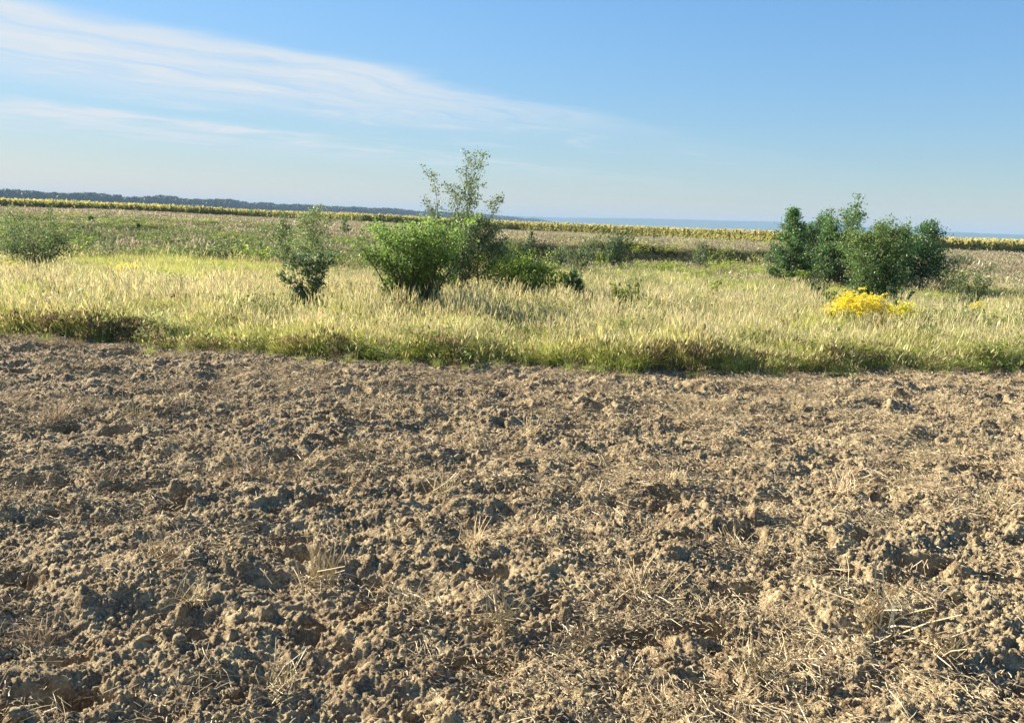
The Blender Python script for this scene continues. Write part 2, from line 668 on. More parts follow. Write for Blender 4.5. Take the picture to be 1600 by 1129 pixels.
# clods: lumpy broken earth
def clod_mesh(name, seed, sub=3):
    import bmesh
    bm = bmesh.new()
    bmesh.ops.create_icosphere(bm, subdivisions=sub, radius=1.0)
    bm.verts.ensure_lookup_table()
    V = np.array([v.co[:] for v in bm.verts])
    F = np.array([[v.index for v in f.verts] for f in bm.faces])
    bm.free()
    r = np.random.default_rng(seed)
    # chop with random planes so that it has broken faces, then roughen
    for _ in range(9):
        n = r.normal(size=3)
        n /= np.linalg.norm(n)
        d = r.uniform(0.55, 0.9)
        over = np.maximum(V @ n - d, 0)
        V = V - over[:, None] * n * 0.85
    o = r.uniform(0, 50, 3)
    nz = fbm(V[:, 0] * 2.4 + o[0] + V[:, 2] * 1.5, V[:, 1] * 2.4 + o[1] - V[:, 2] * 1.9, seed, 5, 0.75) - 0.5
    nz2 = caps(V[:, 0] + V[:, 2] * .6 + 20, V[:, 1] - V[:, 2] * .5 + 20, 0.5, seed + 7, 0.8)
    V = V * (1 + 0.8 * nz + 0.6 * nz2)[:, None]
    V = V * r.uniform([0.9, 0.65, 0.5], [1.25, 1.0, 0.8])
    return mk_mesh(name, V, F, mat=M_CLOD, smooth=True)


CLODS = [clod_mesh('soil_clod', 200 + i, 3) for i in range(10)]
CRUMBS = [clod_mesh('soil_crumb', 230 + i, 2) for i in range(10)]


def frame_pts(n, y0, y1, r, power=1.0, margin=0.10):
    """random ground points in the field of view plus a margin; power>1 gives more near points"""
    t = r.random(n) ** power
    y = np.sqrt(y0 ** 2 + (y1 ** 2 - y0 ** 2) * t)
    x = (r.random(n) * 2 - 1) * (y * (0.64 + margin) + 0.6)
    return x, y


def build_clods():
    r = np.random.default_rng(31)
    # the largest 300 as pieces of the field
    x, y = frame_pts(1400, 2.3, 10.5, r, 1.5)
    size = 0.014 + 0.026 * r.random(1400) ** 2.4
    order = np.argsort(-size / y)
    big = order[:300]
    zz_ = soil_placed(x, y)
    for i in big:
        o = bpy.data.objects.new('soil_clod', CLODS[int(r.integers(10))])
        COL.objects.link(o)
        o.parent = field
        o.location = (x[i], y[i], zz_[i] + size[i] * 0.18)
        o.rotation_euler = (r.normal() * 0.4, r.normal() * 0.4, r.uniform(0, 6.28))
        o.scale = (size[i],) * 3
    n = 170000
    x2, y2 = frame_pts(n, 2.0, 12.2, r, 1.0)
    s2 = 0.0035 + 0.0105 * r.random(n) ** 3
    keep = (y2 < edge_y(x2) + 0.1) & (fbm(x2 * 2.3, y2 * 2.3, 8, 3) > r.random(n) * 0.55 + 0.18)
    s2 = s2 * (1 + 0.04 * y2)
    rest = order[300:]
    X = np.concatenate([x2[keep], x[rest]])
    Y = np.concatenate([y2[keep], y[rest]])
    S = np.concatenate([s2[keep], size[rest]])
    Z = soil_placed(X, Y) + S * 0.2
    m = len(X)
    o = scatter('soil_crumbs', CRUMBS, np.stack([X, Y, Z], -1),
                np.stack([r.normal(size=m) * .6, r.normal(size=m) * .6, r.random(m) * 6.28], -1), S,
                r.integers(0, 10, m), 'small brown crumbs and clods of earth strewn over the ploughed soil', 'soil')
    del o['category'], o['label']
    o.parent = field


build_clods()


# straw: flat-lying stalks in small bunches
def straw_bunch(seed, n, spread, up, lmin=0.04, lmax=0.16, wid=0.0013):
    r = np.random.default_rng(seed)
    b = Bag()
    for _ in range(n):
        L = r.uniform(lmin, lmax)
        a = r.uniform(0, 6.28)
        el = abs(r.normal()) * up
        d = np.array([math.cos(a) * math.cos(el), math.sin(a) * math.cos(el), math.sin(el)])
        c = np.append(r.normal(size=2) * spread, 0.003 + abs(r.normal()) * 0.012)
        bend = r.normal(size=3) * 0.08 * L
        bend[2] = abs(bend[2])
        pts = [c - d * L * .5 * (1 if el < .3 else 0), c + bend + d * L * (0 if el < .3 else .5), c + d * L * (.5 if el < .3 else 1)]
        k = r.uniform(0.75, 1.15)
        col = np.array([0.62, 0.49, 0.28]) * k if r.random() < .8 else np.array([0.42, 0.30, 0.16]) * k
        wd = wid * r.uniform(0.6, 1.3)
        tube(b, pts, [wd, wd, wd * .7], 3, col)
    return b


def build_straw():
    r = np.random.default_rng(91)
    var = [straw_bunch(300 + i, 9, 0.07, 0.12).mesh('straw_bunch', M_STRAW) for i in range(6)]
    var += [straw_bunch(320 + i, 12, 0.05, 0.35, 0.04, 0.14).mesh('straw_bunch', M_STRAW) for i in range(4)]
    var += [straw_bunch(340 + i, 40, 0.12, 0.15, 0.010, 0.04, 0.0014).mesh('chaff_bunch', M_STRAW) for i in range(4)]
    n = 32000
    x, y = frame_pts(n, 2.0, 12.3, r, 1.0)
    dens = fbm(x * 2.2 + 3, y * 3.4, 55, 4, 0.65)
    side = 0.5 + 0.5 * np.clip((x / np.maximum(y, 1) + 0.5) / 0.9, 0, 1)
    keep = (y < edge_y(x) + 0.1) & (sstep(dens, 0.46, 0.70) * side > r.random(n) * 0.9)
    x, y = x[keep], y[keep]
    m = len(x)
    z = soil_placed(x, y) + 0.012
    idx = np.where(r.random(m) < .66, r.integers(10, 14, m), r.integers(0, 10, m))
    scatter('loose_straw', var, np.stack([x, y, z], -1),
            np.stack([r.normal(size=m) * .18, r.normal(size=m) * .18, r.random(m) * 6.28], -1),
            r.uniform(0.7, 1.3, m), idx, 'pale loose straw and chaff scattered over the ploughed soil', 'straw')
    # standing tufts of stubble, each pulled up with its roots
    spots = [(505, 895, 1.5), (165, 755, 1.1), (390, 750, 1.2), (690, 770, 1.2), (1360, 985, 1.9), (300, 945, .9),
             (830, 690, 1.2), (210, 655, 1.3), (95, 660, 1.1), (785, 985, 1.3), (1150, 850, 1.1), (1240, 640, 1.2),
             (640, 940, 1.0), (1000, 930, 1.4), (1320, 770, 1.3), (1500, 700, 1.2), (560, 705, 1.0), (1075, 655, 1.1),
             (940, 620, 1.1), (440, 1075, 1.0), (1180, 1060, 1.1), (905, 1010, .9), (745, 850, 1.0), (60, 985, .9),
             (1475, 1030, 1.2), (1420, 880, 1.3), (1050, 760, 1.0), (330, 610, 1.0), (1560, 800, 1.2), (250, 870, .9)]
    for i, (px, py, sc) in enumerate(spots):
        d = ray(px, py)
        t = -CAM_Z / d.z
        x, y = d.x * t, d.y * t
        z = float(soil_placed(np.array([x]), np.array([y]))[0])
        b = straw_bunch(500 + i, 44, 0.030, 0.95, 0.06, 0.16, 0.0016)
        o = obj('straw_tuft', b.mesh('straw_tuft', M_STRAW), None, (x, y, z - 0.008))
        o.scale = (sc * 1.2,) * 3
        o.rotation_euler[2] = r.uniform(0, 6.28)
        tag(o, 'small tuft of pale dry stubble sticking up from the ploughed soil', 'straw', 'stubble tufts on the ploughed soil')


build_straw()


# ------------------------------------------------------------------ grasses and herbs
def c3(*v):
    return np.array(v, float)


TAN, TAN2, PINK = c3(.68, .60, .33), c3(.57, .52, .22), c3(.62, .53, .34)
LIME, GREEN, DKGREEN = c3(.42, .48, .075), c3(.23, .31, .055), c3(.075, .11, .035)
BROWN, DBROWN = c3(.27, .205, .105), c3(.15, .12, .06)


def blade(b, r, base, h, lean, wid, c0, c1, segs=3):
    a = r.uniform(0, 6.28)
    d = np.array([math.cos(a), math.sin(a), 0])
    side = np.array([-d[1], d[0], 0])
    a2 = r.uniform(0, 6.28)
    side = side * math.cos(a2) + d * math.sin(a2)
    ts = np.linspace(0, 1, segs + 1)
    P_ = base + d * (lean * ts ** 2)[:, None] * h + np.array([0, 0, 1]) * (h * (ts - 0.25 * lean * ts ** 2))[:, None]
    wds = wid * (1 - ts ** 1.6) + 0.0004
    V = np.concatenate([P_ - side * wds[:, None], P_ + side * wds[:, None]])
    n = segs + 1
    q = [(i, n + i, n + i + 1, i + 1) for i in range(segs)]
    tt = np.tile(ts, 2)[:, None]
    b.add(V, c0 * (1 - tt) + c1 * tt, quads=q)
    return P_[-1], d


def plume(b, r, p, d, L, wd, col):
    """feathery flower head: three crossed lens shapes with a ragged rim"""
    ax = np.array([d[0] * .35, d[1] * .35, 1.0]) + r.normal(size=3) * .12
    ax /= np.linalg.norm(ax)
    for k in range(2):
        a = r.uniform(0, 3.14)
        s = np.array([math.cos(a), math.sin(a), 0])
        ts = np.array([0, .25, .6, 1.0])
        ws = wd * np.array([.25, 1, .75, .05]) * r.uniform(.7, 1.3, 4)
        ctr = p + ax * (L * (ts - .15))[:, None]
        V = np.concatenate([ctr - s * ws[:, None], ctr + s * ws[:, None]])
        b.add(V, col * r.uniform(.85, 1.15), quads=[(i, 4 + i, 5 + i, i + 1) for i in range(3)])


def tuft(seed, n_blade, n_plume, rad, hb, hp, c0, c1, cp, lean=.45, wid=.0035, pw=.011, pl=.15, sw=.0016):
    r = np.random.default_rng(seed)
    b = Bag()
    for _ in range(n_blade):
        base = np.append(r.normal(size=2) * rad, -0.02)
        k = r.uniform(.8, 1.2)
        blade(b, r, base, hb * r.uniform(.55, 1.2), lean * r.uniform(.3, 1.6), wid * r.uniform(.7, 1.3), c0 * k, c1 * k * r.uniform(.85, 1.15))
    for _ in range(n_plume):
        base = np.append(r.normal(size=2) * rad, -0.02)
        h = hp * r.uniform(.78, 1.1)
        p, d = blade(b, r, base, h, .18 * r.uniform(.3, 1.5), sw, c0 * .6 + cp * .4, cp * .95, 2)
        plume(b, r, p, d, pl * r.uniform(.7, 1.25), pw * r.uniform(.7, 1.3), cp * r.uniform(.85, 1.12))
    return b.mesh('grass_tuft', M_GRASS)


def herb(seed, n_stem, h, rad, leaf, c0, c1, top=None):
    """leafy weed clump: upright stems with small leaves all the way up"""
    r = np.random.default_rng(seed)
    b = Bag()
    for _ in range(n_stem):
        base = np.append(r.normal(size=2) * rad, -0.03)
        a = r.uniform(0, 6.28)
        hh = h * r.uniform(.6, 1.15)
        tip = base + np.array([math.cos(a) * .3 * hh * r.random(), math.sin(a) * .3 * hh * r.random(), hh])
        blade(b, r, base, hh, .15, .003, c0, c0, 2)
        for t in np.linspace(.2, 1, 9):
            p = base * (1 - t) + tip * t
            an = r.uniform(0, 6.28)
            d = np.array([math.cos(an), math.sin(an), r.uniform(-.1, .7)])
            s = np.array([-d[1], d[0], r.normal() * .3])
            L = leaf * r.uniform(.6, 1.3)
            c = (c0 * (1 - t) + c1 * t) * r.uniform(.75, 1.25)
            if top is not None and t > .85:
                c = top * r.uniform(.8, 1.2)
            V = [p, p + d * L * .5 + s * L * .22, p + d * L, p + d * L * .5 - s * L * .22]
            b.add(V, c, quads=[(0, 1, 2, 3)])
    return b.mesh('weed_clump', M_GRASS)


VAR = {
    'reed': [tuft(10 + i, 64, 7 + i, .11, .33, .40 + .05 * i, LIME * .95, TAN2 * .5 + LIME * .55, TAN if i % 3 else PINK, .6, .0024, .0055, .14, .0011) for i in range(5)],
    'green': [tuft(20 + i, 76, 2, .10, .36, .5, GREEN, LIME, TAN, .7, .0026, .006) for i in range(4)],
    'lime': [tuft(30 + i, 64, 1, .09, .42, .5, LIME * .95, c3(.54, .56, .10), TAN, .7, .0028, .006) for i in range(3)],
    'brown': [tuft(40 + i, 46, 14, .085, .30, .40, DBROWN, BROWN, BROWN * 1.15, .5, .003, .012, .08) for i in range(3)],
    'edge': [tuft(50 + i, 56, 5, .085, .33, .46, GREEN * .8, LIME * .8 + TAN2 * .15, TAN2, .55) for i in range(3)],
    'dry': [tuft(60 + i, 90, 40, .30, .26, .42, BROWN * .6 + GREEN * .45, TAN2 * .72, PINK * .75, .5, .007, .016, .12, .003) for i in range(4)],
    'herb': [herb(70 + i, 34, .46, .26, .085, DKGREEN * 1.25, GREEN * .9, c3(.38, .37, .17) if i % 2 else None) for i in range(5)],
    'hgreen': [herb(80 + i, 34, .45, .24, .08, GREEN, LIME * 1.05) for i in range(3)],
    'dark': [herb(90 + i, 30, .42, .22, .08, DBROWN * .3 + DKGREEN * .3, DKGREEN * .55 + DBROWN * .2) for i in range(3)],  # dark green bank weeds, blackened to put the bank's shade into their colour
}
VLIST, VIDX = [], {}
for k_, v_ in VAR.items():
    VIDX[k_] = (len(VLIST), len(v_))
    VLIST += v_


def pxof(x, y):
    return sval(x, y) * FPX + 800


def pick(kinds, r, m):
    a, n = VIDX[kinds]
    return a + r.integers(0, n, m)


def build_grass():
    r = np.random.default_rng(404)
    PX_, SC_, ID_ = [], [], []

    def emit(x, y, probs, scl):
        """probs: list of (kind, weight array)"""
        W = np.stack([p for _, p in probs], 0)
        W = W / W.sum(0)
        cum = np.cumsum(W, 0)
        u = r.random(len(x))
        ch = (u[None] > cum).sum(0)
        idx = np.zeros(len(x), int)
        for i, (k, _) in enumerate(probs):
            m = ch == i
            idx[m] = pick(k, r, m.sum())
        PX_.append(np.stack([x, y, land(x, y)], -1))
        SC_.append(scl)
        ID_.append(idx)

    # --- close meadow, from the plough line to the hollow
    n = 44000
    t = r.random(n)
    y = 11.0 + (36 - 11.0) * t ** 1.25
    x = (r.random(n) * 2 - 1) * (y * 0.74 + 0.8)
    x2 = (r.random(7000) * 2 - 1) * 10.2
    x = np.concatenate([x, x2])
    y = np.concatenate([y, edge_y(x2) + .02 + 1.7 * r.random(7000)])
    e = edge_y(x)
    keep = y > e + 0.02
    x, y, e = x[keep], y[keep], e[keep]
    px = pxof(x, y)
    de = y - e
    n1 = fbm(x * .5, y * .5, 130, 4)
    n2 = fbm(x * .25 + 9, y * .35, 131, 3)
    n3 = fbm(x * .9 + 5, y * .6, 132, 3)
    b0 = zones(x, y)[0]
    patch = np.zeros_like(x)
    for a, c, s in ((190, 120, 1.0), (40, 80, .8), (690, 50, .9), (1060, 60, 1.0), (1330, 60, .5), (480, 50, .4)):
        patch = np.maximum(patch, s * np.exp(-((px - a) / c) ** 2))
    near = 1 - sstep(de, .15, .5)
    band = .25 + .75 * (1 - sstep(de, 1.2, 4.0))
    right = sstep(px, 1150, 1300)
    gpatch = np.exp(-((px - 1030) / 170) ** 2) * sstep(y, 18, 23)
    lpatch = 1.3 * np.exp(-((px - 270) / 140) ** 2) * sstep(y, 20.5, 24)
    w_brown = near * (patch * 2.6 + .12) + .04 + .25 * right * sstep(n2, .5, .6)
    w_edge = near * 1.2 + .1
    w_limeedge = near * .7
    w_green = (1 - near) * (band * (1.0 * sstep(n1, .4, .56) + .35) + .12 + .9 * gpatch) + .8 * right * sstep(n1, .40, .53)
    w_lime = (1 - near) * (band * (1.5 * sstep(n2, .38, .56) + .7) + .08 + .6 * right + 1.6 * gpatch * sstep(n1, .42, .55) + 4 * lpatch)
    w_reed = (1 - near) * (1.15 * (1 - .85 * band) + .12) * (1 - .95 * np.minimum(1, np.maximum(gpatch, lpatch))) * (1 - .45 * right) * (.35 + 1.3 * sstep(n3, .36, .6))
    gedge = np.maximum(np.exp(-((px - 1570) / 90) ** 2), .7 * np.exp(-((px - 620) / 90) ** 2)) * (1 - sstep(de, 2.0, 3.5))
    w_lime = w_lime + 1.6 * gedge
    w_green = w_green + 1.4 * gedge
    w_herb = .03 + .25 * right * sstep(n1, .5, .6) + .1 * gpatch
    hs = .46 + .22 * sstep(de, .05, .7) + .16 * sstep(de, .8, 2.6) - .26 * sstep(y, 18, 26)
    n4 = fbm(x * 1.1 + 40, y * 1.1, 133, 3)
    hs = hs * r.uniform(.6, 1.3, len(x)) * (.32 + 1.35 * n4) * (1 + .25 * gpatch + .5 * lpatch + .15 * patch * (1 - sstep(de, .3, 1.0)))
    emit(x, y, [('brown', w_brown), ('edge', w_edge), ('green', w_green), ('lime', w_lime + w_limeedge), ('reed', w_reed), ('herb', w_herb)],
         np.stack([hs ** .5, hs ** .5, hs], -1) * np.sqrt(np.maximum(1, y / 18))[:, None] ** np.array([1, 1, 0.0]))
    # --- stray tufts that creep out on to the soil
    x = (r.random(320) * 2 - 1) * 9.5
    y = edge_y(x) - .45 * r.random(320) ** 1.8
    m = len(x)
    emit(x, y, [('edge', np.full(m, 1.0)), ('brown', np.full(m, .8)), ('reed', np.full(m, .4))], r.uniform(.2, .55, m))
    # --- the hollow and the bank beyond
    n = 17000
    y = np.sqrt(33 ** 2 + (75 ** 2 - 33 ** 2) * r.random(n))
    x = (r.random(n) * 2 - 1) * (y * 0.72 + 1)
    px = pxof(x, y)
    b0, b1_, zt, sf, zs = zones(x, y)
    n1 = fbm(x * .22, y * .22, 140, 4)
    n2 = fbm(x * .5, y * .4, 141, 3)
    onb = sstep(y, b0 - 1.5, b0) * (1 - sstep(y, b1_ - .5, b1_ + 1.5))
    leftb = 1 - sstep(px, 560, 660)
    darkb = onb * sstep(px, 560, 640) * (1 - sstep(px, 1190, 1280))
    frontb = onb * (1 - sstep(y, b0 + .38 * (b1_ - b0), b0 + .95 * (b1_ - b0))) * leftb
    gp = np.exp(-((px - 1040) / 190) ** 2) * (1 - onb)
    top = sstep(y, b1_ - 1, b1_ + 2)
    emit(x, y, [('dry', .55 * (1 - onb) + top * 1.5 + 1.2 * onb * sstep(px, 1180, 1260) + (.15 + .6 * sstep(n2, .42, .6)) * onb * leftb),
                ('herb', frontb * 1.6 + .45 * onb * leftb + .1 * sstep(n1, .5, .6)),
                ('dark', darkb * 2.4 + 1.1 * frontb * sstep(n1, .47, .58)),
                ('hgreen', .10 * onb * leftb + gp * .7 + .12 * (1 - top)),
                ('lime', gp * .9 + .02), ('green', gp * .5 + .2 * (1 - onb) * (1 - top)),
                ('reed', (1 - onb) * (1 - top) * .55)],
         np.stack([np.ones(n)] * 2 + [np.where(onb > .5, .95 - .5 * sstep(y, b0, b0 + .7 * (b1_ - b0)), .52)], -1) * ((1.0 + .008 * y) * (.55 + .95 * r.random(n) ** 2) * (.7 + .65 * n2))[:, None])
    # --- plateau of dry grass up to the sunflowers
    n = 24000
    y = np.sqrt(58 ** 2 + (165 ** 2 - 58 ** 2) * r.random(n))
    x = (r.random(n) * 2 - 1) * (y * 0.70 + 1)
    b0, b1_, zt, sf, zs = zones(x, y)
    keep = (y > b1_) & (y < sf + 1.5)
    x, y = x[keep], y[keep]
    px = pxof(x, y)
    n1 = fbm(x * .08, y * .12, 150, 4)
    m = len(x)
    emit(x, y, [('dry', np.full(m, 1.0)), ('herb', .05 + .35 * sstep(n1, .52, .62)), ('reed', np.full(m, .15))],
         np.array([1, 1, .3]) * ((1.3 + .004 * y) * r.uniform(.7, 1.2, m))[:, None])
    X = np.concatenate(PX_)
    S = np.concatenate([s if s.ndim == 2 else np.stack([s, s, s * .8], -1) for s in SC_])
    I = np.concatenate(ID_)
    m = len(X)
    rot = np.stack([r.normal(size=m) * .06, r.normal(size=m) * .06 + .05, r.random(m) * 6.28], -1)
    scatter('meadow_grass', VLIST, X, rot, S, I, 'tall dry meadow grass and weeds from the plough line to the sunflowers', 'grass')


build_grass()


# ------------------------------------------------------------------ trees and shrubs
def make_plant(name, label, cat, pos, H, Rr, seed, stems=1, spread=.15, nb=40, t0=.15, prof='cone', rise=.7,
               leaf=.05, nleaf=4000, col=GREEN, tip=None, colvar=.25, trunk=.03, twigs=5, droop=0.0, jit=.05,
               group=None, sparse_top=0.0, hvar=.22):
    r = np.random.default_rng(seed)
    wood, leaves = Bag(), Bag()
    stem_pts = []
    for i in range(stems):
        a = 6.28 * i / max(stems, 1) + r.uniform(-.5, .5)
        out = spread * Rr * (r.uniform(.4, 1.1) if stems > 1 else r.uniform(0, .3))
        hh = H * (r.uniform(1 - hvar, 1.0) if stems > 1 and i else 1.0)
        ts = np.linspace(0, 1, 8)
        w1 = np.cumsum(r.normal(size=(8, 2)), 0) * .018 * H
        w1[0] = 0
        pts = np.stack([math.cos(a) * out * ts ** .85 + w1[:, 0] * .5, math.sin(a) * out * ts ** .85 + w1[:, 1] * .5, hh * ts], -1)
        pts[:, :2] += r.normal(size=2) * .03 * (stems > 1)
        pts[0, 2] = -.08
        rad = trunk * (1 - ts * .88) * (1 if stems == 1 else .7)
        stem_pts.append(pts)
        tube(wood, pts, rad, 6)

    def prof_f(t):
        if prof == 'cone':
            return ((1 - t) ** .8 * .95 + .05) * min(1, (t + .15) / .32)
        if prof == 'round':
            return math.sin(math.pi * min(1, t * .82 + .14)) ** .7
        if prof == 'fan':
            return .45 + .55 * math.sin(math.pi * min(1, t * .75 + .1))
        if prof == 'column':
            return .55 + .45 * math.sin(math.pi * min(1, t * .85 + .08)) if t < .85 else .45
        if prof == 'spread':
            return .35 + .65 * t if t < .6 else .74 * (1 - (t - .6) / .42) ** .6 + .05
        if prof == 'two':      # dense lower crown, airy top
            return (.9 if t < .42 else .85 * (1 - (t - .42) / .62) ** .7 + .08)
        if prof == 'vase':
            return .2 + .25 * t
        return 1

    tw_a, tw_b, tw_c = [], [], []
    for i in range(nb):
        sp_ = stem_pts[int(r.integers(stems))]
        t = t0 + (1 - t0) * (i + r.random()) / nb
        k = t * 7
        k0 = min(int(k), 6)
        st = sp_[k0] * (1 - (k - k0)) + sp_[k0 + 1] * (k - k0)
        L = Rr * prof_f(t) * r.uniform(.65, 1.12)
        az = i * 2.39996 + r.uniform(-.5, .5)
        el = rise * r.uniform(.6, 1.3) * (1 - .25 * (1 - t))
        d = np.array([math.cos(az) * math.cos(el), math.sin(az) * math.cos(el), math.sin(el)])
        tt = np.linspace(0, 1, 5)
        bend = np.array([0, 0, (.25 if droop == 0 else -droop) * L])
        bp = st + d * (L * tt)[:, None] + bend * (tt ** 2)[:, None] + np.concatenate([[[0, 0, 0]], np.cumsum(r.normal(size=(4, 3)), 0) * .03 * L])
        rb = max(.003, trunk * .38 * (1 - .6 * t) * min(1, L / Rr + .3))
        tube(wood, bp, rb * (1 - .85 * tt), 4)
        for j in range(twigs):
            f = .18 + .82 * (j + r.random()) / twigs
            kk = f * 4
            q0 = min(int(kk), 3)
            s0 = bp[q0] * (1 - (kk - q0)) + bp[q0 + 1] * (kk - q0)
            dd = d + r.normal(size=3) * .65 + np.array([0, 0, .2 - droop])
            dd /= np.linalg.norm(dd)
            lt = L * .38 * r.uniform(.5, 1.2) * (1 - .35 * f)
            s1 = s0 + dd * lt
            tube(wood, [s0, (s0 + s1) / 2 + r.normal(size=3) * .03 * lt, s1], [rb * .35, rb * .25, rb * .1], 3)
            tw_a.append(s0)
            tw_b.append(s1)
            tw_c.append((1 - sparse_top * sstep(np.array(t), .35, .6)) * (lt + .15 * Rr))
        tw_a.append(bp[2])
        tw_b.append(bp[4])
        tw_c.append((1 - sparse_top * sstep(np.array(t), .35, .6)) * L * .5)
    for sp_ in stem_pts:
        tw_a.append(sp_[5])
        tw_b.append(sp_[7])
        tw_c.append(.05 * H * (1 - sparse_top))
    A, B, Wt = np.array(tw_a), np.array(tw_b), np.array([float(c) for c in tw_c])
    ii = r.choice(len(A), nleaf, p=Wt / Wt.sum())
    f = r.random(nleaf)[:, None]
    ctr = A[ii] * (1 - f) + B[ii] * f + r.normal(size=(nleaf, 3)) * jit * Rr
    ctr[:, 2] = np.maximum(ctr[:, 2], .02)
    fit = np.array([Rr / np.percentile(np.abs(ctr[:, 0]), 97)] * 2 + [H / np.percentile(ctr[:, 2], 99.85)])
    ctr = ctr * fit                                   # the crown fills its measured height and width
    wood.V = [v * fit for v in wood.V]
    d1 = r.normal(size=(nleaf, 3)) + np.array([0, 0, .15 - droop])
    d1 /= np.linalg.norm(d1, axis=1)[:, None]
    nrm = r.normal(size=(nleaf, 3)) * .8 + np.array([0, 0, .7])
    d2 = np.cross(d1, nrm)
    d2 /= np.linalg.norm(d2, axis=1)[:, None] + 1e-9
    L = (leaf * r.uniform(.6, 1.3, nleaf))[:, None]
    fold = np.cross(d1, d2) * L * .12
    V = np.stack([ctr - d1 * L * .5, ctr + d2 * L * .32 + fold, ctr + d1 * L * .5, ctr - d2 * L * .32 + fold], 1).reshape(-1, 3)
    q = np.arange(nleaf)[:, None] * 4
    T = np.concatenate([q + np.array([[0, 1, 2]]), q + np.array([[0, 2, 3]])])
    tcl = r.random(len(A))[ii]
    tip = col if tip is None else tip
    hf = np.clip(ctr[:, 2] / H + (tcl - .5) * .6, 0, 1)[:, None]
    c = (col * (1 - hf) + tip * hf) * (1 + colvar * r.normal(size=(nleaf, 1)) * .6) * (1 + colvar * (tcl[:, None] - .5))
    old = r.random(nleaf) < .03
    c[old] = c3(.30, .26, .06)
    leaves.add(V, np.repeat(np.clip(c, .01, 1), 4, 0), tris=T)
    root = empty(name, (pos[0], pos[1], pos[2]))
    root.rotation_euler[2] = 0
    tag(root, label, cat, group)
    obj('stems' if stems > 1 else 'stem' if cat in ('weed', 'sapling') else 'trunk', wood.mesh('trunk', M_BARK, True), root)
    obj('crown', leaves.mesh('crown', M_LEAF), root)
    return root


def plant(name, label, cat, px, base, top, wpx, seed, h=0.38, **kw):
    """placed where its foot shows above the grass (base pixel at height h), sized by its top and width there"""
    pos = P(px, base, h)
    sc = math.sqrt(pos[1] ** 2 + pos[0] ** 2 * 0) / FPX
    H = (base - top) * sc + h
    return make_plant(name, label, cat, pos, H, wpx * .5 * sc, seed, **kw)


GREY, MOSS = c3(.125, .165, .068), c3(.14, .20, .04)
WILLOW, BRIGHT = c3(.165, .24, .05), c3(.29, .37, .05)
DARKL = c3(.066, .130, .036)
# --- the trees and shrubs that stand in the meadow
plant('willow_bush', 'large fan-shaped bright green willow bush beside the tall airy young tree', 'bush', 645, 472, 338, 140, 1,
      stems=26, spread=.85, nb=220, t0=.14, prof='vase', rise=1.0, leaf=.055, nleaf=20000, col=WILLOW * .75, tip=WILLOW * 1.45, trunk=.022, twigs=4, jit=.06)
plant('willow_bush', 'pale loose shrub leaning against the left of the large fan-shaped willow', 'bush', 600, 440, 352, 62, 2,
      stems=7, spread=.6, nb=45, t0=.2, prof='fan', rise=1.0, leaf=.055, nleaf=2400, col=c3(.16, .22, .06), tip=c3(.22, .29, .08), trunk=.014, twigs=4, jit=.08)
plant('young_tree', 'tallest young tree with an airy top of sparse leaves against the sky', 'tree', 715, 455, 243, 105, 3,
      stems=8, spread=.75, hvar=.30, nb=150, t0=.14, prof='vase', rise=1.0, leaf=.055, nleaf=8200, col=c3(.11, .17, .055), tip=c3(.17, .225, .09), trunk=.02, twigs=5, sparse_top=.3, jit=.06)
plant('young_tree', 'young grey-green tree with a bare thin trunk between willow bush and round bush', 'tree', 747, 452, 335, 98, 4,
      stems=1, nb=46, t0=.30, prof='round', rise=.45, leaf=.055, nleaf=8500, col=GREY * .85, tip=GREY * 1.3, trunk=.035, twigs=5, jit=.07)
plant('round_bush', 'low dense round dark bush with a bright yellow-green top', 'bush', 812, 458, 393, 106, 5,
      stems=14, spread=.75, nb=120, t0=.12, prof='round', rise=.7, leaf=.05, nleaf=12000, col=c3(.12, .20, .04), tip=c3(.46, .54, .07), trunk=.018, twigs=4, jit=.07)  # tip colour raised to stand in for sunlight blocked by the neighbouring tree
plant('conical_shrub', 'small dark conical shrub right of the round bush', 'shrub', 898, 462, 422, 30, 6,
      stems=4, spread=.4, nb=40, t0=.08, prof='column', rise=1.1, leaf=.05, nleaf=2000, col=DARKL, tip=DARKL * 1.7, trunk=.015, twigs=3)
plant('sapling', 'grey-green leafy sapling bush growing out of the tan grass, alone left of willow', 'bush', 485, 468, 392, 74, 7,
      stems=7, spread=.7, nb=50, t0=.12, prof='spread', rise=.95, leaf=.065, nleaf=2700, col=GREY * .9, tip=GREY * 1.2, trunk=.014, twigs=4, jit=.07)
plant('birch_sapling', 'thin pale green birch sapling, taller of a pair on the weedy bank', 'tree', 487, 418, 322, 58, 8,
      stems=2, spread=.3, nb=46, t0=.2, prof='column', rise=.9, leaf=.075, nleaf=3000, col=c3(.16, .21, .08), tip=c3(.24, .29, .11), trunk=.02, twigs=4, jit=.1)
plant('birch_sapling', 'thin pale green birch sapling, shorter of a pair on the weedy bank', 'tree', 443, 412, 341, 34, 9,
      stems=1, nb=34, t0=.2, prof='column', rise=.85, leaf=.075, nleaf=1700, col=c3(.15, .20, .08), tip=c3(.22, .27, .10), trunk=.018, twigs=4, jit=.1)
plant('leafy_shrub', 'loose green shrub with a few tall shoots by goldenrod on the weedy left bank', 'shrub', 64, 412, 344, 92, 10,
      stems=9, spread=.85, nb=80, t0=.12, prof='fan', rise=.9, leaf=.065, nleaf=5000, col=c3(.09, .14, .045), tip=c3(.13, .18, .06), trunk=.02, twigs=4, jit=.07)
plant('whip_sapling', 'tall thin shoot rising above the loose left shrub', 'sapling', 80, 400, 316, 16, 11,
      stems=1, nb=18, t0=.35, prof='column', rise=1.0, leaf=.07, nleaf=190, col=DARKL * 1.4, trunk=.016, twigs=2, jit=.1)
